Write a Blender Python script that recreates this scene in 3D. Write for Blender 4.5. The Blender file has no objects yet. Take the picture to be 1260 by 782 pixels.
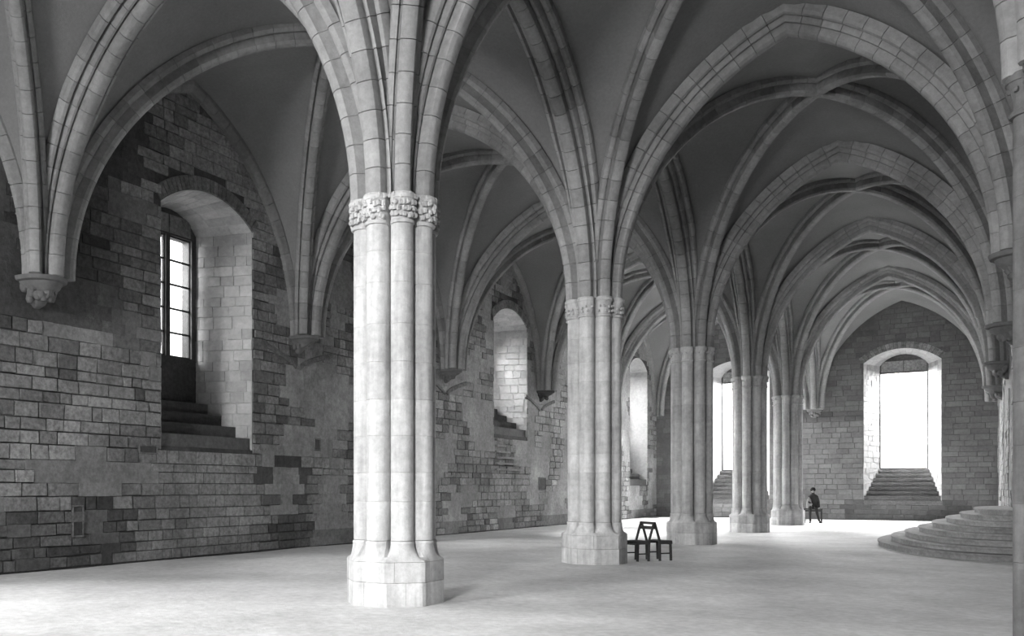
import bpy, bmesh, math, random
from mathutils import Vector, Matrix, noise
C = bpy.context.scene.collection
S = bpy.context.scene
PI = math.pi
rnd = random.Random(7)

# ------------------------------------------------------------------ camera
cam = bpy.data.cameras.new('camera')
co = bpy.data.objects.new('camera', cam); C.objects.link(co); S.camera = co
cam.sensor_fit = 'HORIZONTAL'; cam.sensor_width = 36.0
F, CX, V0, TH = 1105.7, 470.4, 599.7, 0.584
CAMX, CAMY, CAMZ = 7.4245, -11.587, 1.722
cam.lens = F/1260*36
cam.shift_x = (630-CX)/1260; cam.shift_y = (V0-391)/1260
cam.clip_start = 0.05; cam.clip_end = 300
co.location = (CAMX, CAMY, CAMZ); co.rotation_euler = (PI/2, 0, TH)

def proj(x, y, z):
    c, s = math.cos(TH), math.sin(TH)
    dx, dy = x-CAMX, y-CAMY
    zz = -s*dx+c*dy
    if zz < .1: return None
    return CX+F*(c*dx+s*dy)/zz, V0-F*(z-CAMZ)/zz, zz

# ------------------------------------------------------------------ world, light, exposure
w = bpy.data.worlds.new('sky'); S.world = w; w.use_nodes = True
bg = w.node_tree.nodes['Background']
bg.inputs[0].default_value = (1, 1, 1, 1); bg.inputs[1].default_value = 3.0
S.view_settings.view_transform = 'Standard'; S.view_settings.look = 'None'
S.view_settings.gamma = 1; S.view_settings.use_curve_mapping = False
S.view_settings.exposure = 0.0
S.cycles.diffuse_bounces = 6; S.cycles.max_bounces = 10; S.cycles.sample_clamp_indirect = 6

def window_light(name, loc, rot, sx, sy, power):
    l = bpy.data.lights.new(name, 'AREA'); l.shape = 'RECTANGLE'; l.size = sx; l.size_y = sy; l.energy = power
    o = bpy.data.objects.new(name, l); C.objects.link(o); o.location = loc; o.rotation_euler = rot
    return o
# daylight at each window (outside its panes)
LW = -8.85          # left wall plane
RW = 8.35           # right wall plane
EY = 43.3           # far end wall plane
BY = -12.5          # wall behind the camera
D = 8.6
LEFT_WIN = [-3.9, 5.05, 13.65, 22.8, 31.1, 39.9]
LEFT_POW = [6500, 2800, 3500, 17000, 14000, 30000]
TILT = math.radians(32)
for cy, pw in zip(LEFT_WIN, LEFT_POW):
    window_light('daylight', (LW-4.6, cy, 9.6), (0, -PI/2+TILT, 0), 3.6, 3.6, pw)
for cx in (-4.2, 4.15):
    window_light('daylight', (cx, EY+4.8, 8.6), (-PI/2+TILT, 0, 0), 3.6, 4.2, 22000)
for cx, pw in ((-4.3, 10500), (4.2, 11500)):  # unseen back-wall windows, placed to brighten the foreground floor
    window_light('daylight', (cx, BY-4.6, 7.9), (PI/2-math.radians(22), 0, 0), 3.6, 4.2, pw)
window_light('daylight', (RW+4.4, 38.9, 8.4), (0, PI/2-TILT, 0), 3.6, 3.6, 3000)

# ------------------------------------------------------------------ materials
def stone_mat(name, base, blotch=.25, fine=.2, bump=.3, bscale=14, attr=False, big=.35, rough=.92, streak=0, courses=None, bdist=.03):
    m = bpy.data.materials.new(name); m.use_nodes = True
    N = m.node_tree.nodes; L = m.node_tree.links
    b = N['Principled BSDF']; b.inputs['Roughness'].default_value = rough
    if 'Specular IOR Level' in b.inputs: b.inputs['Specular IOR Level'].default_value = .15
    g = N.new('ShaderNodeNewGeometry')
    def nz(scale, detail=5, rough_=.6, stretch=None):
        n = N.new('ShaderNodeTexNoise'); n.inputs['Scale'].default_value = scale
        n.inputs['Detail'].default_value = detail; n.inputs['Roughness'].default_value = rough_
        if stretch:
            mp = N.new('ShaderNodeMapping'); mp.inputs['Scale'].default_value = stretch
            L.new(g.outputs['Position'], mp.inputs['Vector']); L.new(mp.outputs[0], n.inputs['Vector'])
        else: L.new(g.outputs['Position'], n.inputs['Vector'])
        return n.outputs['Fac']
    def mr(fac, amt, lo=.3, hi=.7):
        r = N.new('ShaderNodeMapRange'); r.inputs[1].default_value = lo; r.inputs[2].default_value = hi
        r.inputs[3].default_value = 1-amt; r.inputs[4].default_value = 1+amt*.6
        L.new(fac, r.inputs[0]); return r.outputs[0]
    def mul(a, b_):
        q = N.new('ShaderNodeMath'); q.operation = 'MULTIPLY'
        if isinstance(a, float): q.inputs[0].default_value = a
        else: L.new(a, q.inputs[0])
        if isinstance(b_, float): q.inputs[1].default_value = b_
        else: L.new(b_, q.inputs[1])
        return q.outputs[0]
    v = mul(float(base), mr(nz(big, 6, .65), blotch))
    v = mul(v, mr(nz(bscale, 6, .7), fine))
    if streak: v = mul(v, mr(nz(1.0, 4, .6, (5, 5, .35)), streak))
    if attr:
        a = N.new('ShaderNodeAttribute'); a.attribute_name = 'tone'; v = mul(v, a.outputs['Fac'])
    oi = N.new('ShaderNodeObjectInfo')
    sp = N.new('ShaderNodeSeparateColor'); L.new(oi.outputs['Color'], sp.inputs[0]); v = mul(v, sp.outputs[0])
    L.new(v, b.inputs['Base Color'])
    bm_ = N.new('ShaderNodeBump'); bm_.inputs['Strength'].default_value = bump; bm_.inputs['Distance'].default_value = bdist
    L.new(nz(bscale*1.4, 8, .75), bm_.inputs['Height']); L.new(bm_.outputs[0], b.inputs['Normal'])
    return m
M = {}
M['wall'] = stone_mat('rough_plaster', .10, .45, .35, .8, 9, big=.5)
M['block'] = stone_mat('wall_stone', .27, .45, .5, 1.0, 10, big=.6)
M['plaster'] = stone_mat('old_plaster', .27, .4, .35, .8, 9, attr=True, big=.5)
M['blockm'] = stone_mat('wall_stone_mass', .27, .45, .5, 1.0, 10, attr=True, big=.6)
M['farwall'] = stone_mat('far_wall_stone', .16, .25, .2, .4, 9, attr=True, big=.5)
M['mortar'] = stone_mat('mortar', .12, .3, .3, .7, 12)
M['rib'] = stone_mat('rib_stone', .295, .25, .2, .4, 9, big=.8)
M['pillar'] = stone_mat('pillar_stone', .60, .22, .2, .5, 8, big=1.1, streak=.3)
M['web'] = stone_mat('vault_plaster', .22, .16, .12, .25, 16, big=.35)
M['floor'] = stone_mat('dusty_floor', .54, .22, .2, .6, 7, big=.55)
M['reveal'] = stone_mat('window_reveal_stone', .45, .2, .2, .4, 8, attr=True, big=.7)
M['step'] = stone_mat('step_stone', .30, .3, .3, .5, 9, big=.8)
M['darkstone'] = stone_mat('dark_stone', .09, .4, .3, .6, 9, big=1)
M['wood'] = stone_mat('dark_wood', .045, .3, .3, .2, 30, big=3, rough=.6)
M['iron'] = stone_mat('iron', .03, .1, .1, .1, 30, rough=.6)
M['cloth'] = stone_mat('dark_cloth', .03, .2, .2, .2, 40, rough=.95)
M['palecloth'] = stone_mat('pale_cloth', .22, .2, .2, .2, 40, rough=.95)
M['skin'] = stone_mat('skin', .25, .1, .1, .05, 40, rough=.7)
M['hair'] = stone_mat('hair', .015, .1, .1, .2, 60, rough=.8)
def glass_mat():
    m = bpy.data.materials.new('window_glass'); m.use_nodes = True
    N = m.node_tree.nodes; L = m.node_tree.links
    out = N['Material Output']; N.remove(N['Principled BSDF'])
    t = N.new('ShaderNodeBsdfTransparent'); t.inputs[0].default_value = (.95, .95, .95, 1)
    gl = N.new('ShaderNodeBsdfGlossy'); gl.inputs['Roughness'].default_value = .15
    mx = N.new('ShaderNodeMixShader'); mx.inputs[0].default_value = .06
    L.new(t.outputs[0], mx.inputs[1]); L.new(gl.outputs[0], mx.inputs[2]); L.new(mx.outputs[0], out.inputs[0])
    return m
M['glass'] = glass_mat()

# ------------------------------------------------------------------ helpers
class MB:
    def __init__(s): s.v = []; s.f = []; s.t = []
    def add(s, vs, fs, tone=1.0):
        o = len(s.v); s.v += [tuple(p) for p in vs]
        for f in fs: s.f.append([i+o for i in f]); s.t.append(tone)
    def box(s, x0, x1, y0, y1, z0, z1, tone=1.0, M_=None):
        vs = [Vector(p) for p in ((x0,y0,z0),(x1,y0,z0),(x1,y1,z0),(x0,y1,z0),(x0,y0,z1),(x1,y0,z1),(x1,y1,z1),(x0,y1,z1))]
        if M_: vs = [M_ @ p for p in vs]
        s.add(vs, [(0,3,2,1),(4,5,6,7),(0,1,5,4),(1,2,6,5),(2,3,7,6),(3,0,4,7)], tone)
    def bar(s, a, b, w, d, up=(0,0,1), tone=1.0):
        a = Vector(a); b = Vector(b); t = (b-a).normalized(); u = Vector(up)
        if abs(t.dot(u)) > .95: u = Vector((1, 0, 0))
        x = t.cross(u).normalized(); y = x.cross(t)
        vs = []
        for p in (a, b):
            for sx, sy in ((-1,-1),(1,-1),(1,1),(-1,1)): vs.append(p+x*sx*w/2+y*sy*d/2)
        s.add(vs, [(0,3,2,1),(4,5,6,7),(0,1,5,4),(1,2,6,5),(2,3,7,6),(3,0,4,7)], tone)
    def loft(s, rings, close=True, caps=True, tone=1.0):
        n = len(rings[0]); vs = [p for r in rings for p in r]; fs = []
        for k in range(len(rings)-1):
            for i in range(n if close else n-1):
                j = (i+1) % n
                fs.append((k*n+i, k*n+j, (k+1)*n+j, (k+1)*n+i))
        if caps and close:
            fs.append(tuple(range(n-1, -1, -1))); fs.append(tuple((len(rings)-1)*n+i for i in range(n)))
        s.add(vs, fs, tone)
    def blob(s, c, r, seg=6, rg=4, sc=(1,1,1), jit=0, tone=1.0):
        c = Vector(c); rings = []
        for k in range(1, rg):
            a = PI*k/rg
            rings.append([c+Vector((r*sc[0]*math.sin(a)*math.cos(2*PI*i/seg)*(1+rnd.uniform(-jit, jit)),
                                    r*sc[1]*math.sin(a)*math.sin(2*PI*i/seg)*(1+rnd.uniform(-jit, jit)),
                                    -r*sc[2]*math.cos(a))) for i in range(seg)])
        s.loft(rings, tone=tone)
    def build(s, name, m, parent=None, smooth=False, origin=None):
        me = bpy.data.meshes.new(name)
        vs = s.v
        if origin is not None: vs = [(a-origin[0], b-origin[1], c-origin[2]) for a, b, c in vs]
        me.from_pydata(vs, [], s.f); me.materials.append(m)
        at = me.attributes.new('tone', 'FLOAT', 'FACE'); at.data.foreach_set('value', s.t)
        if smooth: me.polygons.foreach_set('use_smooth', [True]*len(me.polygons))
        me.validate(); me.update()
        o = bpy.data.objects.new(name, me); C.objects.link(o)
        if parent: o.parent = parent
        if origin is not None:
            o.location = origin
            if parent: o.matrix_parent_inverse = wmat(parent).inverted()
        return o
def wmat(o):
    m = Matrix.LocRotScale(o.location, o.rotation_euler, o.scale)
    return wmat(o.parent) @ o.matrix_parent_inverse @ m if o.parent else m
def fixn(o):
    b = bmesh.new(); b.from_mesh(o.data); bmesh.ops.recalc_face_normals(b, faces=b.faces); b.to_mesh(o.data); b.free()
    return o
def autosmooth(o, ang=40):
    b = bmesh.new(); b.from_mesh(o.data); bmesh.ops.recalc_face_normals(b, faces=b.faces)
    for e in b.edges:
        e.smooth = len(e.link_faces) == 2 and e.calc_face_angle(0) < math.radians(ang)
    for f in b.faces: f.smooth = True
    b.to_mesh(o.data); b.free(); return o
def empty(name, loc, rz=0, parent=None):
    o = bpy.data.objects.new(name, None); C.objects.link(o); o.location = loc; o.rotation_euler = (0, 0, rz)
    o.empty_display_size = .3
    if parent: o.parent = parent
    return o
def tag(o, label=None, cat=None, group=None, kind=None):
    if label: o['label'] = label
    if cat: o['category'] = cat
    if group: o['group'] = group
    if kind: o['kind'] = kind
    return o
def tint(o, v): o.color = (v, v, v, 1)

# ------------------------------------------------------------------ niche / wall builder (local frame: a along wall, n into wall, z up)
class Plane:                     # maps (a, n, z) to world
    def __init__(s, O, A, Nn): s.O = Vector(O); s.A = Vector(A); s.N = Vector(Nn)
    def __call__(s, a, n, z): return s.O+s.A*a+s.N*n+Vector((0, 0, z))
PL = Plane((LW, 0, 0), (0, 1, 0), (-1, 0, 0))      # a = y
PE = Plane((0, EY, 0), (1, 0, 0), (0, 1, 0))       # a = x
PR = Plane((RW, 0, 0), (0, 1, 0), (1, 0, 0))
PB = Plane((0, BY, 0), (1, 0, 0), (0, -1, 0))
WT = 12.9
def arch_z(n, a):                # opening outline height at a
    t = (a-n['a0'])/(n['a1']-n['a0'])*2-1
    if abs(t) > 1: return -1
    hw = (n['a1']-n['a0'])/2; r = n['zc']-n['zs']; R = (hw*hw+r*r)/(2*r)
    return n['zc']-R+math.sqrt(R*R-(t*hw)**2)
def wall(P, a0, a1, niches, name, mat):
    mb = MB(); x = a0
    q = lambda A, B, z0, z1: mb.add([P(A,0,z0), P(B,0,z0), P(B,0,z1), P(A,0,z1)], [(0,1,2,3)])
    for n in sorted(niches, key=lambda k: k['a0']):
        q(x, n['a0'], -.3, WT); q(n['a0'], n['a1'], -.3, n['z0'])
        K = 20
        for i in range(K):
            A = n['a0']+(n['a1']-n['a0'])*i/K; B = n['a0']+(n['a1']-n['a0'])*(i+1)/K
            za = arch_z(n, A if i else A+1e-6); zb = arch_z(n, B if i < K-1 else B-1e-6)
            mb.add([P(A,0,za), P(B,0,zb), P(B,0,WT), P(A,0,WT)], [(0,1,2,3)])
        x = n['a1']
    q(x, a1, -.3, WT)
    # outer face closes the wall so that it has its thickness
    o = mb.build(name, mat); tag(o, kind='structure'); return o
def in_open(n, a0, a1, z0, z1, pad=0):
    if a1 < n['a0']-pad+.02 or a0 > n['a1']+pad-.02: return False
    if z1 < n['z0']+.02: return False
    am = min(max((a0+a1)/2, n['a0']+.01), n['a1']-.01)
    hi = max(arch_z(n, min(max(a, n['a0']+.001), n['a1']-.001)) for a in (a0, am, a1))
    return z0 < hi+pad-.01

def stone_verts(P, a0, a1, z0, z1, proud, n0=.0, bev=.014, g=None, jt=.006):
    j = lambda: rnd.uniform(-jt, jt)
    g = .008 if g is None else g
    o = [P(a0+g, n0, z0+g), P(a1-g, n0, z0+g), P(a1-g, n0, z1-g), P(a0+g, n0, z1-g)]
    b = bev
    i = [P(a0+b+j(), n0-proud+j(), z0+b+j()), P(a1-b+j(), n0-proud+j(), z0+b+j()), P(a1-b+j(), n0-proud+j(), z1-b+j()), P(a0+b+j(), n0-proud+j(), z1-b+j())]
    return o+i, [(4,5,6,7),(0,1,5,4),(1,2,6,5),(2,3,7,6),(3,0,4,7)]

def niche(P, n, idx, detailed=False, light_w=1.7, steps=4, bz0=None, gz0=5.2, gz1=8.4, depth=1.5, mull=True, boff=0, bw=None, bars=5):
    """splayed window recess with steps, back wall, window with mullion, panes and bars"""
    a0, a1, z0, zs, zc = n['a0'], n['a1'], n['z0'], n['zs'], n['zc']
    ca = (a0+a1)/2+boff; bw = bw or (a1-a0)*.62
    b0, b1 = ca-bw/2, ca+bw/2
    W = empty('window_%d' % idx, P(ca, 0, z0)); tag(W, kind='structure')
    org = P(ca, 0, z0)
    K = 20
    front = [(a0, z0), (a0, zs)]+[(a0+(a1-a0)*i/K, arch_z(n, min(max(a0+(a1-a0)*i/K, a0+1e-6), a1-1e-6))) for i in range(K+1)]+[(a1, zs), (a1, z0)]
    nb = dict(a0=b0, a1=b1, zs=zs-.05, zc=zc-.12)
    back = [(b0, z0), (b0, nb['zs'])]+[(b0+(b1-b0)*i/K, arch_z(nb, min(max(b0+(b1-b0)*i/K, b0+1e-6), b1-1e-6))) for i in range(K+1)]+[(b1, nb['zs']), (b1, z0)]
    mb = MB(); m = len(front)
    r0 = [P(a, 0, z) for a, z in front]; r1 = [P(a, depth, z) for a, z in back]
    mb.loft([r0, r1], close=False); mb.add([r0[0], r0[-1], r1[-1], r1[0]], [(0,1,2,3)])
    mb.build('reveal', M['reveal'], W, origin=org)
    # back wall with the window opening
    g0, g1 = ca-light_w/2, ca+light_w/2
    mb = MB(); top = zc+.1
    for (A, B, z_0, z_1) in ((b0-.05, g0, z0, top), (g1, b1+.05, z0, top), (g0, g1, z0, gz0), (g0, g1, gz1, top)):
        if B-A < .01: continue
        vs = [P(A,depth-.02,z_0),P(B,depth-.02,z_0),P(B,depth-.02,z_1),P(A,depth-.02,z_1),P(A,depth+.35,z_0),P(B,depth+.35,z_0),P(B,depth+.35,z_1),P(A,depth+.35,z_1)]
        mb.add(vs, [(0,1,2,3),(7,6,5,4),(0,4,5,1),(1,5,6,2),(2,6,7,3),(3,7,4,0)])
    mb.build('back_wall', M['wall'], W, origin=org)
    # tympanum slab
    def bx(A, B, n0, n1, z_0, z_1):
        q = MB(); vs = [P(A,n0,z_0),P(B,n0,z_0),P(B,n0,z_1),P(A,n0,z_1),P(A,n1,z_0),P(B,n1,z_0),P(B,n1,z_1),P(A,n1,z_1)]
        q.add(vs, [(0,1,2,3),(7,6,5,4),(0,4,5,1),(1,5,6,2),(2,6,7,3),(3,7,4,0)]); return q
    for k in range(2):
        A = g0+.05+(g1-g0-.1)*k/2
        bx(A+.02, A+(g1-g0-.1)/2-.02, depth-.06, depth, gz1+.05, min(gz1+.62, zc-.28)).build('tympanum_panel', M['block'], W, origin=org)
    if mull:
        bx(ca-.07, ca+.07, depth-.02, depth+.16, gz0, gz1).build('mullion', M['darkstone'], W, origin=org)
        lights = [(g0, ca-.07), (ca+.07, g1)]
    else: lights = [(g0, g1)]
    for A, B in lights:
        fr = bx(A, A+.035, depth+.05, depth+.10, gz0, gz1)
        fr2 = bx(B-.035, B, depth+.05, depth+.10, gz0, gz1); fr.add(fr2.v, fr2.f)
        for zz in (gz0, gz1-.035):
            f3 = bx(A, B, depth+.05, depth+.10, zz, zz+.035); fr.add(f3.v, f3.f)
        F_ = fr.build('window_frame', M['iron'], W, origin=org)
        for k in range(bars):
            za = gz0+(gz1-gz0)*k/bars; zb = gz0+(gz1-gz0)*(k+1)/bars
            bx(A+.035, B-.035, depth+.07, depth+.078, za+.02, zb-.02).build('pane', M['glass'], F_, origin=(0,0,0))
            if k: bx(A+.03, B-.03, depth+.045, depth+.09, za-.022, za+.022).build('bar', M['iron'], F_, origin=(0,0,0))
    # steps rising to the window, each a stone bar between the splayed jambs
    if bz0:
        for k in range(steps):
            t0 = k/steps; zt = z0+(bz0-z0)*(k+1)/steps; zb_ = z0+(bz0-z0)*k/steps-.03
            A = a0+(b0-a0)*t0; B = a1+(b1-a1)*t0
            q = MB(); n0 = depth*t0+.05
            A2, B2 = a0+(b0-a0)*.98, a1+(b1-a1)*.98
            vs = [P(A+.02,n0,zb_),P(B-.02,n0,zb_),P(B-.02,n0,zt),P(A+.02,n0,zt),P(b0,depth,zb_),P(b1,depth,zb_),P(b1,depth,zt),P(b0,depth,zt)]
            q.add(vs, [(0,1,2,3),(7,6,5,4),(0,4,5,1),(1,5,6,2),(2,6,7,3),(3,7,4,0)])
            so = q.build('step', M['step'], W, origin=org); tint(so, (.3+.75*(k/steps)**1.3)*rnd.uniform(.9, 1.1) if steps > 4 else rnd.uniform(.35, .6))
    # ring of voussoirs round the head
    if detailed:
        nv = 26 if detailed == 1 else 22
        hw = (a1-a0)/2; r = zc-zs; R = (hw*hw+r*r)/(2*r); cz = zc-R; am = math.asin(min(1, hw/R))
        for k in range(nv):
            t0 = -am+2*am*k/nv+.0035; t1 = -am+2*am*(k+1)/nv-.0035
            q = MB(); vs = []
            for n0, dr in ((.02, 0), (-.035, .012)):
                for t, rr in ((t0, R+.005+dr), (t1, R+.005+dr), (t1, R+.36-dr), (t0, R+.36-dr)):
                    vs.append(P((a0+a1)/2+rr*math.sin(t), n0, cz+rr*math.cos(t)))
            q.add(vs, [(4,5,6,7),(0,1,5,4),(1,2,6,5),(2,3,7,6),(3,0,4,7)])
            o = fixn(q.build('voussoir', M['block'], W, origin=org)); tint(o, rnd.uniform(.8, 1.15)*.95)
        # ashlar lining of the two jambs and the intrados
        q = MB()
        for side in (0, 1):
            A = a1 if side else a0; B = b1 if side else b0
            L_ = math.hypot(B-A, depth)
            z = z0+.02
            while z < zs:
                h = rnd.uniform(.24, .34)
                x = 0 if rnd.random() < .5 else -.2
                while x < L_:
                    l = rnd.uniform(.3, .6); x0, x1 = max(0, x), min(L_, x+l); x += l
                    if x1-x0 < .06: continue
                    sg = -1 if side else 1
                    PP = Plane(P(A, 0, 0), (P(B, depth, 0)-P(A, 0, 0)).normalized(), (P(B, depth, 0)-P(A, 0, 0)).normalized().cross(Vector((0,0,1)))*1)
                    into = PP.N
                    if (P((a0+a1)/2, depth/2, 0)-P(A, 0, 0)).dot(into) > 0: into = -into
                    PP.N = into
                    if rnd.random() < .12: continue
                    v, f = stone_verts(PP, x0, x1, z, min(z+h, zs), .012+rnd.uniform(0, .006), bev=.012); q.add(v, f, rnd.uniform(.82, 1.12))
                z += h
        # courses on the intrados of the head
        for k in range(11):
            t0 = -am+2*am*k/11; t1 = -am+2*am*(k+1)/11
            for c_ in range(3):
                u0, u1 = c_/3, (c_+1)/3
                vs = []
                for dr in (0, .014):
                    for t, u in ((t0, u0), (t1, u0), (t1, u1), (t0, u1)):
                        e = .10 if dr else .01
                        tt = t+(e*(t1-t0) if t == t0 else -e*(t1-t0)); uu = u+(e*.33 if u == u0 else -e*.33)
                        a_f = (a0+a1)/2+R*math.sin(tt)
                        fr_ = (a_f-a0)/(a1-a0)
                        zf = cz+R*math.cos(tt)
                        a_b = b0+(b1-b0)*fr_; zb2 = arch_z(nb, min(max(a_b, b0+1e-4), b1-1e-4))
                        vs.append(P(a_f+(a_b-a_f)*uu, depth*uu, zf+(zb2-zf)*uu-dr-.002))
                q.add(vs, [(4,5,6,7),(0,1,5,4),(1,2,6,5),(2,3,7,6),(3,0,4,7)], rnd.uniform(.8, 1.12))
        fixn(tag(q.build('jamb_stones', M['reveal'], W, origin=org), kind='stuff'))
    return W

# niches
NL = [dict(a0=c-1.63, a1=c+1.63, z0=z, zs=8.58, zc=9.2) for c, z in zip(LEFT_WIN, (2.7, 2.73, 2.9, 3.9, 3.0, 1.9))]
NE = [dict(a0=-4.2-1.8, a1=-4.2+1.8, z0=1.05, zs=8.35, zc=9.1), dict(a0=2.34, a1=5.93, z0=1.05, zs=8.42, zc=9.1)]
NR = [dict(a0=38.9-1.5, a1=38.9+1.5, z0=1.3, zs=7.0, zc=7.5)]
NB = [dict(a0=c-1.7, a1=c+1.7, z0=2, zs=8.3, zc=8.9) for c in (-4.3, 4.2)]

# floor
mb = MB(); NX, NY = 26, 92
for i in range(NX+1):
    for j in range(NY+1):
        x = LW-.2+(RW-LW+.4)*i/NX; y = BY-.3+(EY-BY+.6)*j/NY
        mb.v.append((x, y, .018*noise.noise(Vector((x*.5, y*.5, 0)))-.018))
for i in range(NX):
    for j in range(NY):
        a = i*(NY+1)+j; mb.f.append([a, a+NY+1, a+NY+2, a+1]); mb.t.append(1)
tag(mb.build('floor', M['floor'], smooth=True), kind='structure')

wl = wall(PL, BY, EY, NL, 'wall_left', M['wall'])
we = wall(PE, LW, RW, NE, 'wall_far', M['mortar'])
wr = wall(PR, BY, EY, NR, 'wall_right', M['wall'])
wb = wall(PB, LW, RW, NB, 'wall_back', M['wall'])
# outer shell above the vaults
mb = MB(); mb.box(LW-2, RW+2, BY-2, EY+2, WT, WT+.4); tag(mb.build('roof_slab', M['wall']), kind='structure')

wi = 1
for n, c in zip(NL, LEFT_WIN):
    niche(PL, n, wi, detailed=1 if abs(c-5.05) < .1 else (2 if 20 < c < 25 else False), steps=4, bz0=n['z0']+1.25, boff=0); wi += 1
for n in NE:
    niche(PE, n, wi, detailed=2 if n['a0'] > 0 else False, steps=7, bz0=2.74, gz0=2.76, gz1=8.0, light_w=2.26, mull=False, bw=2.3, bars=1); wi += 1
niche(PR, NR[0], wi, steps=3, bz0=1.9, gz0=2.2, gz1=6.9, light_w=1.6, bw=2.0, depth=1.5); wi += 1
for n in NB:
    niche(PB, n, wi, steps=3, bz0=3.2, gz0=3.3, gz1=8.2, light_w=2.2, bw=2.3, depth=1.5, mull=True); wi += 1

# ------------------------------------------------------------------ stones on the walls
def courses(P, a0, a1, zmax, niches, tonef, skipf, hr=(.20, .34), lr=(.26, .82), proud=.035, pad=0, seed=1, plasterf=None, ringf=None):
    r = random.Random(seed); out = []; z = .02
    while z < 11.8:
        h = r.uniform(*hr); a = a0-r.uniform(0, .4)
        while a < a1:
            l = r.uniform(*lr); x0, x1 = max(a, a0), min(a+l, a1); a += l
            if x1-x0 < .1: continue
            if z > zmax((x0+x1)/2)-.1: continue
            if any(in_open(n, x0, x1, z, z+h, n.get('pad', pad)) for n in niches):
                # cut the stone at the jamb
                done = False
                for n in niches:
                    if in_open(n, x0, x1, z, z+h, n.get('pad', pad)) and z+h < n['zs']-.05:
                        if x0 < n['a0']-.1 < x1: x1 = n['a0']; done = True
                        elif x1 > n['a1']+.1 > x0: x0 = n['a1']; done = True
                if not done: continue
            if ringf and ringf((x0+x1)/2, z+h/2): continue
            if skipf((x0+x1)/2, z+h/2, r):
                if plasterf: out.append((x0, x1, z, z+h, -plasterf((x0+x1)/2, z+h/2, r), proud))
                continue
            out.append((x0, x1, z, z+h, tonef((x0+x1)/2, z+h/2, r), proud*r.uniform(.6, 1.3)))
        z += h
    return out
def N2(a, z, s, o=0): return noise.noise(Vector((a*s+o, z*s+o*.7, o*1.3)))
def in_patch(a, z):
    """clean repair masonry: below the near window and stepped gable above it"""
    if z < 2.7 and a < 10:
        half_l = 1.75+max(0, (1.25-z))*.95; return 5.05-half_l < a < 5.05+1.72
    if 21.2 < a < 24.5 and .9 < z < 2.4: return True
    if z > 8.5:
        return abs(a-5.3) < 2.2-(z-9.1)*.95+.2 and z < 11.0
    return False
def l_skip(a, z, r):
    if in_patch(a, z): return False
    if 21 < a < 24.6 and .9 < z < 2.6: return False
    for ca, cz, ra, rz in ((1.6, 2.05, 1.75, .42), (1.2, 5.35, 2.0, .38), (1.9, 10, 1.1, 1.2), (8.1, 2.0, 1.15, .5), (9.5, 4.6, 1.6, .8), (9.0, 3.1, 1.2, .5), (1.3, 1.0, .12, .35)):
        if ((a-ca)/ra)**2+((z-cz)/rz)**2 < 1: return True
    v = N2(a, z, .55, 3.1)
    if a > 9.5: return v > -.08+r.uniform(-.12, .12)
    return v > .22+r.uniform(-.12, .1)
def l_tone(a, z, r):
    t = r.uniform(.68, 1.3)
    if in_patch(a, z): return r.uniform(.95, 1.22)*(1.15 if z > 8 else 1)
    if r.random() < .08: t *= .6
    t *= 1+.35*N2(a, z, .4, 9)
    if z > 4.9+1.6*N2(a, z, .6, 4): t *= 1-.62*max(0, min(1, (3.4-a)/2.2))
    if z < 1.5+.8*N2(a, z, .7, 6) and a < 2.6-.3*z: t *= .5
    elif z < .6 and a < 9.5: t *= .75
    d = math.hypot((a-8.1)/1.2, (z-1.75)/.9)
    if .7 < d < 1.08 and z > 1.7: t *= .35
    if a > 9.5: t *= 1.05
    return t
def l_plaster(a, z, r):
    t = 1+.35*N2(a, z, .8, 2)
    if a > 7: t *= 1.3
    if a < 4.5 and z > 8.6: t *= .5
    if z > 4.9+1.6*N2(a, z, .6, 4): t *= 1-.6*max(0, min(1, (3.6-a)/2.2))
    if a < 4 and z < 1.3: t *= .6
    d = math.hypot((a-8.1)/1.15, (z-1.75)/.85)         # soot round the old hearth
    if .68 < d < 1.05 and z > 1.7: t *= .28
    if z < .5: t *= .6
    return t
def wallarch_z(a):
    yc = (math.floor(a/D)+.5)*D; t = abs(a-yc)/(D/2)
    return 6.0+5.6*math.sqrt(max(0, 1-t**2.1))
nl = [dict(n) for n in NL]
def pads(ns, ids):
    r = []
    for i, n in enumerate(ns):
        n = dict(n); n['zc2'] = 1
        r.append(n)
    return r
def skip_ring(n, a, z):
    hw = (n['a1']-n['a0'])/2; r = n['zc']-n['zs']; R = (hw*hw+r*r)/(2*r); cz = n['zc']-R
    d = math.hypot(a-(n['a0']+n['a1'])/2, z-cz)
    return z > n['zs']-.15 and abs(a-(n['a0']+n['a1'])/2) < hw+.15 and R-.1 < d < R+.42
st = courses(PL, -9, EY, wallarch_z, nl, l_tone, l_skip, seed=4, plasterf=l_plaster, ringf=lambda a, z: skip_ring(nl[1], a, z) or skip_ring(nl[3], a, z))
scored = []
for s in st:
    p = proj(LW, (s[0]+s[1])/2, (s[2]+s[3])/2)
    vis = p and -10 < p[0] < 1270 and -5 < p[1] < 790 and not (432 < p[0] < 540)
    scored.append(((s[1]-s[0])*(s[3]-s[2])/(p[2]**2) if vis else 0, s))
scored.sort(key=lambda q: -q[0])
mass = MB(); k_parts = 0
plast = MB()
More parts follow.
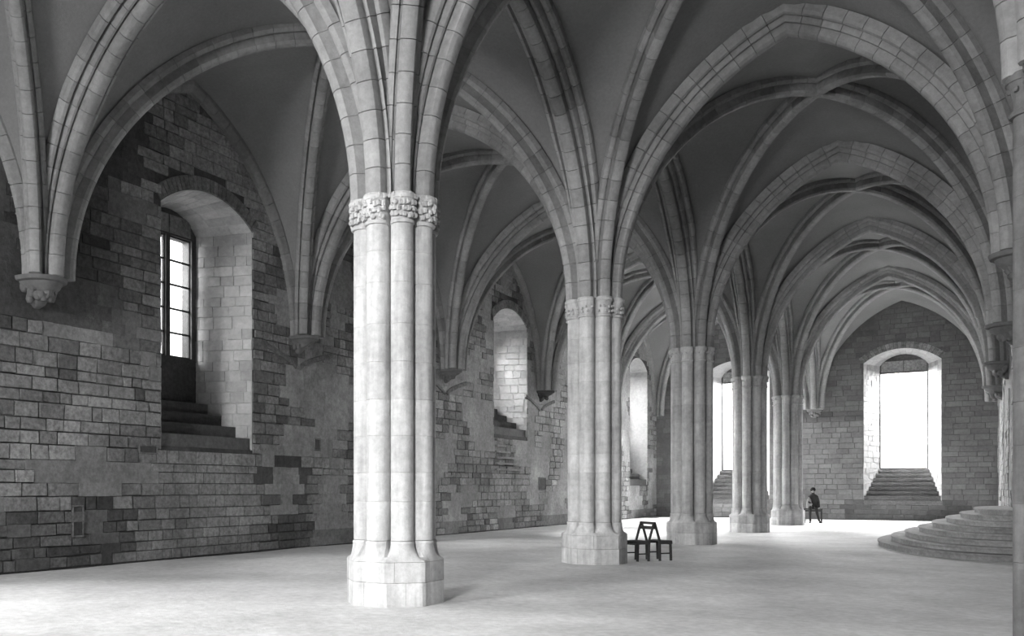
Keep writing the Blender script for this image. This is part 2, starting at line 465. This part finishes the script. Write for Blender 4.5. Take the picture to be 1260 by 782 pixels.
for k, (sc, s) in enumerate(scored):
    am, zm = (s[0]+s[1])/2, (s[2]+s[3])/2
    if s[4] < 0:                       # plastered over: flush, without joints
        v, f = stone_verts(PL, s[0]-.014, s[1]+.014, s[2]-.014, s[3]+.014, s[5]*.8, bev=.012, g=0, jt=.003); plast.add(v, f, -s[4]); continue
    clean = in_patch(am, zm); jt = .005 if clean else .012
    g = .007 if clean else rnd.choice((.006, .01, .016, .022))
    v, f = stone_verts(PL, *s[:4], s[5], g=g, jt=jt, bev=.012 if clean else .018)
    if k_parts < 300 and sc > 0:
        k_parts += 1
        q = MB(); q.add(v, f); o = q.build('stone_block', M['block'], wl, origin=PL(am, 0, zm)); tint(o, s[4])
    else: mass.add(v, f, s[4])
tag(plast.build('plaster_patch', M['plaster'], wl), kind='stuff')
tag(mass.build('stone_courses', M['blockm'], wl), kind='stuff')
# broken springers of an older arcade: thin dark scars sloping down to each corbel
for k in (1, 2, 3):
    for sg in (-1, 1):
        m = MB(); pts = []
        for i in range(9):
            u = i/8; a = k*D+sg*(.1+1.5*u); z = 5.2+.5*u**.7
            pts.append([PL(a, .01, z-.10), PL(a, -.075, z-.07+rnd.uniform(-.02, .02)), PL(a, -.05, z+.06), PL(a, .01, z+.10)])
        m.loft(pts); o = fixn(m.build('arch_scar', M['block'], wl)); tint(o, .7)
# stump of a flight of steps below the second recess
for q in range(6):
    z = 3.72-.24*q; L_ = .45+.42*q
    m = MB(); v, f = stone_verts(PL, 21.25, 21.25+L_, z-.10, z, .13, bev=.01); m.add(v, f)
    o = m.build('step_stump', M['step'], wl); tint(o, .9)
# flat dark panels colour in the shade of putlog holes and a small niche
for a, z, w_, h in ((9.5, 3.0, .22, .3), (1.02, 1.0, .22, .62), (3.0, 2.62, .5, .14), (26, 1.9, .7, .5)):
    m = MB()
    for (A, B, Z0, Z1) in ((a-w_/2-.04, a+w_/2+.04, z-h/2-.04, z-h/2), (a-w_/2-.04, a+w_/2+.04, z+h/2, z+h/2+.04), (a-w_/2-.04, a-w_/2, z-h/2, z+h/2), (a+w_/2, a+w_/2+.04, z-h/2, z+h/2)):
        v, f = stone_verts(PL, A, B, Z0, Z1, .055, bev=.005, g=0, jt=0); m.add(v, f)
    v, f = stone_verts(PL, a-w_/2, a+w_/2, z-h/2, z+h/2, .046, bev=.003, g=0, jt=.004); h_ = MB(); h_.add(v, f)
    fr = m.build('hole_frame', M['block'], wl, origin=PL(a, 0, z)); tint(fr, .8)
    h_.build('hole_shade', M['darkstone'], fr, origin=PL(a, 0, z))
# far wall courses (each under ten pixels)
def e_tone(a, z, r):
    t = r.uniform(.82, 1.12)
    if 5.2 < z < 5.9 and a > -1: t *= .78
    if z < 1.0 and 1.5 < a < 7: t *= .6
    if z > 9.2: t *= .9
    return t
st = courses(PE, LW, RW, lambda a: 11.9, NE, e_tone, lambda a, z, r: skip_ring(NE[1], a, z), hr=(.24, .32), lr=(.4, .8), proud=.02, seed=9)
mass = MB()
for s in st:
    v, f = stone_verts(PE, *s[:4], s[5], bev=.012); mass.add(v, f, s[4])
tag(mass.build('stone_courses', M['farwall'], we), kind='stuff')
# right wall, seen only edge on
st = courses(PR, -9, EY, lambda a: 9, NR, lambda a, z, r: r.uniform(.8, 1.1), lambda a, z, r: N2(a, z, .5, 5) > .1, proud=.025, seed=12)
mass = MB()
for s in st:
    v, f = stone_verts(PR, *s[:4], s[5]); mass.add(v, f, s[4])
tag(mass.build('stone_courses', M['blockm'], wr), kind='stuff')

# ------------------------------------------------------------------ vaults
HS, HT, HD, HW = 6.02, 11.58, 11.78, 11.75
class Arc:
    """half arch: s grows from the springer to the middle, h from 0 to rise; d is the inward offset"""
    def __init__(s, a, rise):
        s.a, s.r = a, rise; s.circ = rise >= a
        s.R = (rise*rise+a*a)/(2*a); s.tm = math.asin(min(1, rise/s.R)) if s.circ else PI/2
    def pt(s, th, d=0, end=False):
        if s.circ:
            if end and s.R-d > 0: th = math.acos(max(-1, min(1, (s.R-s.a)/(s.R-d))))
            return s.R-(s.R-d)*math.cos(th), (s.R-d)*math.sin(th)
        x, y = s.a*(1-math.cos(th)), s.r*math.sin(th)
        tx, ty = s.a*math.sin(th), s.r*math.cos(th); l = math.hypot(tx, ty)
        return x+ty/l*d, y-tx/l*d
def mirror(pr): return pr+[(-a, b) for a, b in reversed(pr)]
PROF_T = mirror([(.44,-.06),(.44,.09),(.40,.15),(.34,.17),(.305,.09),(.275,.09),(.265,.20),(.225,.26),(.185,.265),(.155,.20),(.135,.21),(.15,.32),(.135,.40),(.085,.44),(.05,.45)])
PROF_D = mirror([(.23,-.05),(.23,.07),(.19,.13),(.15,.14),(.125,.08),(.10,.09),(.11,.24),(.125,.30),(.09,.36),(.04,.385)])
PROF_W = mirror([(.16,-.03),(.16,.07),(.12,.13),(.11,.18),(.07,.225)])
def half_rib(arc, O, dr, prof, n, r0, gap=.003, z0=HS):
    """list of meshes (verts, faces), one per voussoir"""
    dr = Vector(dr).normalized(); B = Vector((0,0,1)).cross(dr); out = []; O = Vector(O)
    L_ = arc.tm*(arc.R if arc.circ else (arc.a+arc.r)/2)
    dt = arc.tm/n; g = gap*arc.tm/L_
    def ring(th, shrink=0, end=False):
        r = []
        for w_, d in prof:
            if abs(w_) > .25: w2 = w_*(.48+.52*min(1, th/arc.tm/.5))
            else: w2 = w_
            w2 = w2*(1-shrink*.035); d2 = d-(shrink*.010 if d > 0 else 0)
            s, h = arc.pt(th, d2, end)
            p = O+dr*(r0+s)+B*w2; p.z = z0+h; r.append(p)
        return r
    for k in range(n):
        t0, t1 = k*dt+g, (k+1)*dt-g; e = k == n-1
        if e: t1 = arc.tm
        b = g*1.3
        rings = [ring(t0, 1), ring(t0+b, 0)]
        mid = (t0+t1)/2
        rings += [ring(mid, 0), ring(t1 if e else t1-b, 0, e)]
        if not e: rings.append(ring(t1, 1))
        out.append(rings)
    return out
def emit(pieces, name, parent, mat, tone=(.85, 1.12), joined=False, origin=None):
    if joined:
        q = MB()
        for rg in pieces: q.loft(rg)
        o = autosmooth(q.build(name, mat, parent, origin=origin), 32); return o
    for rg in pieces:
        q = MB(); q.loft(rg); o = autosmooth(q.build(name, mat, parent, origin=origin), 32); tint(o, rnd.uniform(*tone))
XL, XR = -8.7, 8.3
ceil_ = empty('ceiling', (0, 0, 0)); tag(ceil_, kind='structure')
ORD = ['nearest', 'second', 'third', 'fourth', 'fifth']
def web(y0, D=D):
    """rib-vault webs of one bay pair, between y0 and y0+D"""
    for xs, sgn, wx in ((XL, 1, LW), (XR, -1, RW)):
        mb = MB()
        W_ = abs(xs); ad = math.hypot(W_/2, D/2)-.3
        diag = Arc(ad, HD-HS); tr = Arc(W_/2-.2, HT-HS); ar = Arc(D/2-.2, HT-HS); wr_ = Arc(D/2-.2, HW-HS)
        cxm = xs/2; cym = y0+D/2
        for cx_, sx in ((0, 1 if xs > 0 else -1), (xs, -1 if xs > 0 else 1)):
            for cy_, sy in ((y0, 1), (y0+D, -1)):
                atwall = cx_ != 0
                dd = Vector((cxm-cx_, cym-cy_, 0)).normalized()
                for mode in (0, 1):
                    arc = tr if mode == 0 else (wr_ if atwall else ar)
                    NT, NS = 16, 5; rows = []
                    for k in range(NT+1):
                        t = k/NT; row = []
                        s1, h1 = arc.pt(arc.tm*t); s2, h2 = diag.pt(diag.tm*t)
                        if mode == 0: p1 = Vector((cx_+sx*(.2+s1), cy_, HS+h1))
                        else:
                            p1 = Vector((wx if atwall else cx_, cy_+sy*(.2+s1), HS+h1))
                        p2 = Vector((cx_, cy_, HS))+dd*(.3+s2); p2.z = HS+h2
                        for j in range(NS+1):
                            u = j/NS; p = p1.lerp(p2, u); p.z += .10*4*u*(1-u)*t-.22*max(0, (t-.82)/.18)**2*(4*u*(1-u))
                            row.append(p)
                        rows.append(row)
                    mb.loft(rows, close=False)
        o = mb.build('vault_web', M['web'], ceil_, smooth=True)
        b = bmesh.new(); b.from_mesh(o.data); bmesh.ops.remove_doubles(b, verts=b.verts, dist=.004); bmesh.ops.recalc_face_normals(b, faces=b.faces); b.to_mesh(o.data); b.free()
def crown_boss(x, y):
    mb = MB(); rings = []
    for z, r in ((HD-.37, .06), (HD-.39, .11), (HD-.34, .15), (HD-.2, .17), (HD, .16)):
        rings.append([(x+r*math.cos(2*PI*i/16), y+r*math.sin(2*PI*i/16), z) for i in range(16)])
    mb.loft(rings); autosmooth(mb.build('keystone', M['rib'], ceil_))
def diags(y0, near):
    for xs in (XL, XR):
        W_ = abs(xs); ad = math.hypot(W_/2, D/2)-.3; diag = Arc(ad, HD-HS)
        for cx_ in (0, xs):
            for cy_ in (y0, y0+D):
                dv = (xs/2-cx_, y0+D/2-cy_, 0)
                pcs = half_rib(diag, (cx_, cy_, 0), dv, PROF_D, 20, .3)
                if near:
                    root = emit(pcs[:1], 'diagonal_rib', ceil_, M['rib'], joined=True)
                    emit(pcs[1:], 'voussoir', root, M['rib'])
                else: emit(pcs, 'diagonal_rib', ceil_, M['rib'], joined=True)
        crown_boss(xs/2, y0+D/2)
def wallribs(y0, near):
    for xs, wx in ((XL, LW+.08), (XR, RW-.08)):
        arc = Arc(D/2-.12, HW-HS-.05)
        for cy_, sy in ((y0, 1), (y0+D, -1)):
            pcs = half_rib(arc, (wx, cy_, 0), (0, sy, 0), PROF_W, 16, .12)
            if near and xs < 0:
                root = emit(pcs[:1], 'wall_rib', ceil_, M['rib'], joined=True)
                emit(pcs[1:], 'voussoir', root, M['rib'], (.7, .95))
            else: emit(pcs, 'wall_rib', ceil_, M['rib'], joined=True)
def transverse(i, y, xs, near, label):
    W_ = abs(xs); arc = Arc(W_/2-.2, HT-HS); org = (xs/2, y, HS)
    pcs = half_rib(arc, (0, y, 0), (1 if xs > 0 else -1, 0, 0), PROF_T, 17, .2)+half_rib(arc, (xs, y, 0), (-1 if xs > 0 else 1, 0, 0), PROF_T, 17, .2)
    if near:
        r = empty('transverse_arch', org); emit(pcs, 'voussoir', r, M['rib'], origin=None)
        for c in r.children: c.matrix_parent_inverse = Matrix.Translation(Vector(org)).inverted()
    else:
        r = emit(pcs, 'transverse_arch', None, M['rib'], joined=True, origin=org)
    tag(r, label, 'arch', 'broad transverse arches across the two aisles')
def arcade(i, y0, near, label):
    arc = Arc(D/2-.2, HT-HS); org = (0, y0+D/2, HS)
    pcs = half_rib(arc, (0, y0, 0), (0, 1, 0), PROF_T, 17, .2)+half_rib(arc, (0, y0+D, 0), (0, -1, 0), PROF_T, 17, .2)
    if near:
        r = empty('arcade_arch', org); emit(pcs, 'voussoir', r, M['rib'])
        for c in r.children: c.matrix_parent_inverse = Matrix.Translation(Vector(org)).inverted()
    else:
        r = emit(pcs, 'arcade_arch', None, M['rib'], joined=True, origin=org)
    tag(r, label, 'arch', 'arcade arches joining the row of pillars')
web(BY, -D-BY)
for j in range(-1, 5):
    y0 = j*D
    web(y0)
    diags(y0, 0 <= j <= 1); wallribs(y0, 0 <= j <= 1)
for k in range(5):
    y = k*D; o_ = ORD[k]
    transverse(k, y, XL, k < 2, 'broad moulded stone arch from the %s pillar across to the left wall' % o_)
    transverse(k, y, XR, k < 3, 'broad moulded stone arch from the %s pillar across the right aisle' % o_)
for k in range(-1, 5):
    lab = {-1: 'arcade arch rising from the nearest pillar toward the viewer, cut by the top edge',
           4: 'last arcade arch, from the fifth pillar to the far end wall'}.get(k)
    if not lab: lab = 'stone arcade arch joining the %s pillar to the %s pillar' % (ORD[k], ORD[k+1])
    arcade(k, k*D, k < 2 and k >= -1, lab)

# ------------------------------------------------------------------ pillars
LC, LR = .462, .1772
def lobed(z, dr=0, x=0, y=0, n=96, oct_=0):
    r_ = []
    for i in range(n):
        ph = 2*PI*i/n
        k = round(ph/(PI/4)); dl = ph-k*PI/4
        c, p = LC, LR
        r = c*math.cos(dl)+math.sqrt(max(0, p*p-(c*math.sin(dl))**2))+dr
        if abs(abs(dl)-PI/8) < .02 and not oct_: r -= .075
        if oct_:
            ro = oct_/math.cos(dl); r = r if oct_ is None else ro
        r_.append(Vector((x+r*math.cos(ph), y+r*math.sin(ph), z)))
    return r_
def mixr(a, b, t): return [p.lerp(q, t) for p, q in zip(a, b)]
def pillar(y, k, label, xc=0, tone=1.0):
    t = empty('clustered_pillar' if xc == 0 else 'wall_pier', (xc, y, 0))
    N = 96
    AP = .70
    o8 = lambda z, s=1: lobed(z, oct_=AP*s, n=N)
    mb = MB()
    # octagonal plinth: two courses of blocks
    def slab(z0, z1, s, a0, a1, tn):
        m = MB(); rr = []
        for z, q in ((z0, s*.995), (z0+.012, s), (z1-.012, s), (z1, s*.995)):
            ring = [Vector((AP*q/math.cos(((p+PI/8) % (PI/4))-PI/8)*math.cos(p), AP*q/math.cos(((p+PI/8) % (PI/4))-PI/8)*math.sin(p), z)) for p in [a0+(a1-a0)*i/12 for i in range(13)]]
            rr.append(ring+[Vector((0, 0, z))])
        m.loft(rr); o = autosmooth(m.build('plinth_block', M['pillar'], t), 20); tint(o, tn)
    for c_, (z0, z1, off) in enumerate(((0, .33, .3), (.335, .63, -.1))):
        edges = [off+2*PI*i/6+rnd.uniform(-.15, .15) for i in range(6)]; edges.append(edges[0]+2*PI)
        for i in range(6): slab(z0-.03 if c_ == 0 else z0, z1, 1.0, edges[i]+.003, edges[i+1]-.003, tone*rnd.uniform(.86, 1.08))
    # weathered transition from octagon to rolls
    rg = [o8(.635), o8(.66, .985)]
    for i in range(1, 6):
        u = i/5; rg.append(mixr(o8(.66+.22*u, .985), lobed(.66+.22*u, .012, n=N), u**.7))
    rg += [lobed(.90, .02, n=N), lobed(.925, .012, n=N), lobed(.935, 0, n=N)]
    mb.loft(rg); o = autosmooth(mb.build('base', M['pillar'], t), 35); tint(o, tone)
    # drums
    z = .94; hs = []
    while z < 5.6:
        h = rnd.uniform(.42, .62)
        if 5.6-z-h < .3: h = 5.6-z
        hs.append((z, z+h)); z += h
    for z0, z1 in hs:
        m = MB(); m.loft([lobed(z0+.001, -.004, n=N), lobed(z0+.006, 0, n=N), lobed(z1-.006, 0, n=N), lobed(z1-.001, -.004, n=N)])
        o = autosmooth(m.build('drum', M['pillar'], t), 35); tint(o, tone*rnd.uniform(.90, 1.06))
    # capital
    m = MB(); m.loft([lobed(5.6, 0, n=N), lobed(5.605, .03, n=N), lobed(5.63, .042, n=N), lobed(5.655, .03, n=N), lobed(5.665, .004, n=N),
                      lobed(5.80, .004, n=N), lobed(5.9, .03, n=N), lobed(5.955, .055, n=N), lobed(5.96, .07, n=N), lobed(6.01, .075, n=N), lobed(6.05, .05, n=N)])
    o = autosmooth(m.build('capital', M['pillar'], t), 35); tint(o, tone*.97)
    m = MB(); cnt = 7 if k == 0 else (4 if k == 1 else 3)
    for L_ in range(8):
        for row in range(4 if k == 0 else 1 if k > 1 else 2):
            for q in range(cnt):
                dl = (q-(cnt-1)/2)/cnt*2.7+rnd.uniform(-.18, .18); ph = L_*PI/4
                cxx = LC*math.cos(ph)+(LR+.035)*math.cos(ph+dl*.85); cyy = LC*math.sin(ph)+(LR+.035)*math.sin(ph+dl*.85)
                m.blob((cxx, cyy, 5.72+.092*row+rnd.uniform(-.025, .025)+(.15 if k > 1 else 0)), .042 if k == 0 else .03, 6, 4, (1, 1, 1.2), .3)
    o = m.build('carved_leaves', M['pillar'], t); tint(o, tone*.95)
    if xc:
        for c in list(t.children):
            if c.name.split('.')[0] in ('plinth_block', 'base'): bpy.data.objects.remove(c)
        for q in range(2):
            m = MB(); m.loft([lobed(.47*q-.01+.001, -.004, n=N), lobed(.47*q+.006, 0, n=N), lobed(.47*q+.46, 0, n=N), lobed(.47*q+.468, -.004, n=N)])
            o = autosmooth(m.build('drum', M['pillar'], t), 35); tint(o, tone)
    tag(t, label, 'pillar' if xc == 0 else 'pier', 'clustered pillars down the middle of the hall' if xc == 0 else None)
    return t
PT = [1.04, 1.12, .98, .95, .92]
PLAB = ['nearest and tallest clustered stone pillar, pale, with a leaf-carved capital',
        'second clustered stone pillar, pale, with dark folding chairs beside its plinth',
        'third clustered stone pillar, just right of the dark chairs, greyer shafts with dark stains',
        'fourth clustered stone pillar, slim grey one in front of a bright window recess',
        'fifth and farthest clustered pillar, dark grey, standing left of the seated person']
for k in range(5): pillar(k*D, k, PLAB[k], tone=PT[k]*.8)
pillar(-D, 3, 'clustered stone pillar behind the left edge of the view, outside the frame', tone=1)
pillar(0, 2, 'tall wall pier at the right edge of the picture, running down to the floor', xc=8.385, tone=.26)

# ------------------------------------------------------------------ corbels under the ribs
def corbel(P, a, out, label, big=False, tone=.7, z=HS, grp='stone corbels under the vault ribs'):
    t = empty('corbel', P(a, 0, z)); sc = 1.08 if big else .85
    m = MB()
    def half(zz, w_, d):
        return [P(a+w_*math.cos(PI*i/12), .05 if i in (0, 12) else -d*math.sin(PI*i/12)**.7, zz) for i in range(13)]
    m.loft([half(z-.10, .42*sc, .52*sc+out), half(z-.08, .46*sc, .56*sc+out), half(z, .48*sc, .58*sc+out)])
    o = autosmooth(fixn(m.build('top_slab', M['rib'], t, origin=None))); 
    m2 = MB(); m2.loft([half(z-.55*sc, .06, .08), half(z-.48*sc, .14*sc, .2*sc), half(z-.32*sc, .2*sc, .34*sc), half(z-.18*sc, .34*sc, .46*sc+out), half(z-.10, .39*sc, .49*sc+out)])
    o2 = autosmooth(fixn(m2.build('body', M['rib'], t)))
    m3 = MB()
    for k in range(16 if big else 8):
        an = PI*(k+.5)/(16 if big else 8); zz = z-rnd.uniform(.16, .4)*sc; rr = (.36-(z-zz)*.35)*sc
        p = P(a+rr*math.cos(an), -(rr+.10)*math.sin(an)-.02, zz); m3.blob(p, .085*sc, 7, 5, (1, 1, 1.35), .25)
    o3 = autosmooth(m3.build('carving', M['rib'], t), 60)
    for c in (o, o2, o3): c.matrix_parent_inverse = Matrix.Translation(t.location).inverted(); tint(c, tone)
    tag(t, label, 'corbel', grp)
CL = ['large carved stone corbel near the left edge, left of the tall window',
      'small stone corbel on the left wall between the tall window and the nearest pillar',
      'stone corbel just right of the nearest pillar, left of a pale round-headed recess',
      'dark stone corbel on the left wall against the left side of the second pillar',
      'small stone corbel on the left wall between the second and third pillars']
for k in range(5): corbel(PL, k*D, .1 if k == 0 else .2, CL[k], big=k == 0, tone=(.5, .55, .45, .25, .35)[k])
for k, lb in ((1, 'dark stone corbel on the right wall, the nearest below the right-hand ribs'),
              (2, 'dark stone corbel on the right wall, second from the near pier'),
              (3, 'dark stone corbel on the right wall, third from the near pier'), (4, 'farthest dark stone corbel on the right wall')):
    corbel(PR, k*D, .12, lb, big=True, tone=.5)
corbel(PE, -.05, 0, 'stone corbel in the middle of the far wall, above the seated person', tone=.6)

# ------------------------------------------------------------------ curved steps at the right
t = empty('curved_steps', (RW, 21.2, 0))
def stair(k, cx, cy, z0, z1, ax, ay):
    m = MB(); rg = []
    pts = [(PI/2+PI*i/40) for i in range(41)]
    def ring(z, g): return [Vector((cx+(ax-g)*math.cos(p)*1.0, cy+(ay-g)*math.sin(p), z)) for p in pts]
    rg = [ring(z0, .03), ring(z1-.05, .03), ring(z1-.045, 0), ring(z1-.008, 0), ring(z1, .012)]
    m.loft(rg); o = autosmooth(m.build('step', M['step'], t), 30); o.matrix_parent_inverse = Matrix.Translation(t.location).inverted()
    tint(o, rnd.uniform(.74, .92))
for k in range(8):
    stair(k, RW-.02, 21.2, .14*k-.02 if k == 0 else .14*k, .14*(k+1), 3.5-.36*k, 7.2-.5*k)
tag(t, 'broad curved flight of worn stone steps rising against the right wall', 'steps')

# ------------------------------------------------------------------ two folding chairs back to back by the second pillar
def chair(loc, rz, label):
    t = empty('slatted_chair', loc, rz)     # faces +y local
    wd = M['wood']; W2 = .25
    def b(name, a, c, w_, d, up=(0,0,1)):
        m = MB(); m.bar(a, c, w_, d, up); return m.build(name, wd, t)
    for s in (-1, 1):
        b('leg', (s*W2, .37, -.005), (s*W2, .355, .43), .045, .045)
        b('leg', (s*W2, .06, -.005), (s*W2, .05, .43), .045, .045)
        b('seat_rail', (s*W2, .02, .42), (s*W2, .40, .42), .035, .06)
        b('back_post', (s*W2, .07, .40), (s*W2, -.09, .90), .04, .045)
        b('stretcher', (s*W2, .06, .17), (s*W2, .36, .17), .025, .03)
    for k in range(6):
        y = .045+.064*k; b('seat_slat', (-W2-.02, y, .462), (W2+.02, y, .462), .05, .02)
    b('back_rail', (-W2-.02, -.095, .885), (W2+.02, -.095, .885), .035, .06)
    b('back_rail', (-W2, -.055, .775), (W2, -.055, .775), .025, .07)
    b('front_rail', (-W2, .37, .40), (W2, .37, .40), .03, .05)
    tag(t, label, 'chair', 'dark slatted chairs standing back to back')
cc = Vector((.90, 9.75, 0)); fd = Vector((.6, .8, 0))
chair(cc+fd*.10, math.atan2(-fd.x, fd.y), 'dark wooden slatted chair facing right, its back against the other chair')
chair(cc-fd*.10, math.atan2(fd.x, -fd.y), 'dark wooden slatted chair nearer the pillar plinth, facing left')

# ------------------------------------------------------------------ seated person on a high bench at the far end
BX, BYY = .78, 36.6
t = empty('bench', (BX, BYY, 0), .12)
m = MB(); m.box(-.42, .42, -.17, .17, .66, .71); m.build('seat', M['wood'], t)
for sx in (-1, 1):
    for sy in (-1, 1):
        m = MB(); m.box(sx*.37-.035, sx*.37+.035, sy*.13-.03, sy*.13+.03, -.005, .66); m.build('leg', M['wood'], t)
m = MB(); m.box(-.38, .38, -.015, .015, .56, .64); m.build('apron', M['wood'], t)
tag(t, 'high dark wooden bench with a person sitting on it by the farthest pillar', 'bench')
def skin(name, pts, edges, radii, mat, parent, root=0, lv=2):
    me = bpy.data.meshes.new(name); me.from_pydata(pts, edges, []); o = bpy.data.objects.new(name, me); C.objects.link(o)
    if parent: o.parent = parent
    md = o.modifiers.new('skin', 'SKIN')
    if not me.skin_vertices: 
        bpy.context.view_layer.objects.active = o
    sv = me.skin_vertices[0].data if me.skin_vertices else None
    if sv is None:
        return o
    for i, r in enumerate(radii): sv[i].radius = (r, r) if not isinstance(r, tuple) else r
    for i in range(len(radii)): sv[i].use_root = (i == root)
    md.use_smooth_shade = True
    sb = o.modifiers.new('sub', 'SUBSURF'); sb.levels = lv; sb.render_levels = lv
    me.materials.append(mat); return o
pt = empty('person', (BX, BYY, 0), .12)
# local frame: -y is towards the viewer, seat top .71
P_ = [(0,.02,.80),(0,.00,1.0),(0,-.05,1.22),(0,-.08,1.36),(0,-.13,1.44),(0,-.17,1.53),(0,-.185,1.62),
      (-.10,-.02,.79),(-.13,-.36,.76),(-.12,-.38,.40),(-.11,-.36,.09),(-.12,-.50,.04),
      (.10,-.02,.79),(.14,-.34,.76),(.20,-.30,.42),(.28,-.22,.10),(.33,-.34,.04),
      (-.17,-.08,1.30),(-.24,-.14,1.06),(-.12,-.34,.98),(-.06,-.38,.95),
      (.17,-.08,1.30),(.25,-.06,1.05),(.27,-.14,.82),(.27,-.18,.76)]
E_ = [(0,1),(1,2),(2,3),(3,4),(4,5),(5,6),(0,7),(7,8),(8,9),(9,10),(10,11),(0,12),(12,13),(13,14),(14,15),(15,16),(3,17),(17,18),(18,19),(19,20),(3,21),(21,22),(22,23),(23,24)]
R_ = [(.16,.12),(.15,.11),(.17,.11),(.12,.09),.055,.085,.08, .095,.08,.06,.045,.04, .095,.08,.06,.045,.04, .07,.055,.045,.035, .07,.055,.045,.035]
skin('body', P_, E_, R_, M['cloth'], pt)
# head skin, nose, ears; hat and hair; coat; hands with fingers
m = MB(); m.blob((0,-.19,1.585), .098, 14, 10, (.84, 1, 1.2)); m.blob((0,-.293,1.575), .018, 6, 4, (.8, 1, 1.5))
for s in (-1, 1): m.blob((s*.084,-.18,1.58), .026, 6, 4, (.5, 1, 1.3))
autosmooth(m.build('head', M['skin'], pt), 80)
m = MB()
for s in (-1, 1): m.blob((s*.034,-.276,1.598), .011, 6, 4)
m.blob((0,-.283,1.53), .022, 8, 4, (1.2, .4, .35)); m.build('face_features', M['hair'], pt)
m = MB(); m.blob((0,-.178,1.63), .125, 14, 8, (.95, 1, .95)); autosmooth(m.build('hair', M['hair'], pt), 80)
m = MB(); rg = []
for z, rx, ry, cy in ((.70, .35, .24, -.02), (.80, .30, .21, -.02), (1.0, .25, .17, -.01), (1.2, .25, .165, -.05), (1.33, .225, .14, -.075), (1.41, .09, .08, -.10)):
    rg.append([(rx*math.cos(2*PI*i/20)*(1+.03*math.sin(5*i)), cy+ry*math.sin(2*PI*i/20), z) for i in range(20)])
m.loft(rg); autosmooth(m.build('coat', M['cloth'], pt), 60)
m = MB(); rg = []
for z, w_, y_ in ((.72, .13, -.26), (.95, .12, -.23), (1.15, .09, -.19), (1.27, .04, -.14)):
    rg.append([(-.17+w_*math.cos(2*PI*i/10), y_+.05*math.sin(2*PI*i/10), z) for i in range(10)])
m.loft(rg); autosmooth(m.build('shawl', M['palecloth'], pt), 60)
for hx, hy, hz, s in ((-.06, -.39, .94, 1), (.27, -.19, .74, -1)):
    pts = [(hx, hy, hz), (hx+.02*s, hy-.06, hz-.01)]; ed = [(0, 1)]; rd = [.028, .03]
    for f_ in range(5):
        b0 = len(pts); ox = (f_-2)*.018
        if f_ == 4: pts += [(hx-.05*s, hy-.03, hz), (hx-.065*s, hy-.06, hz-.015)]; ed += [(0, b0), (b0, b0+1)]
        else: pts += [(hx+.02*s+ox, hy-.10-.008*(f_ % 2), hz-.02), (hx+.02*s+ox, hy-.125, hz-.045)]; ed += [(1, b0), (b0, b0+1)]
        rd += [.009, .008]
    skin('hand', pts, ed, rd, M['skin'], pt, lv=1)
m = MB()
for fx, fy in ((-.12, -.45), (.31, -.30)): m.blob((fx, fy, .045), .06, 8, 5, (.8, 1.9, .75))
autosmooth(m.build('shoes', M['hair'], pt), 80)
tag(pt, 'dark-clothed person sitting hunched on a high bench beside the farthest pillar', 'person')
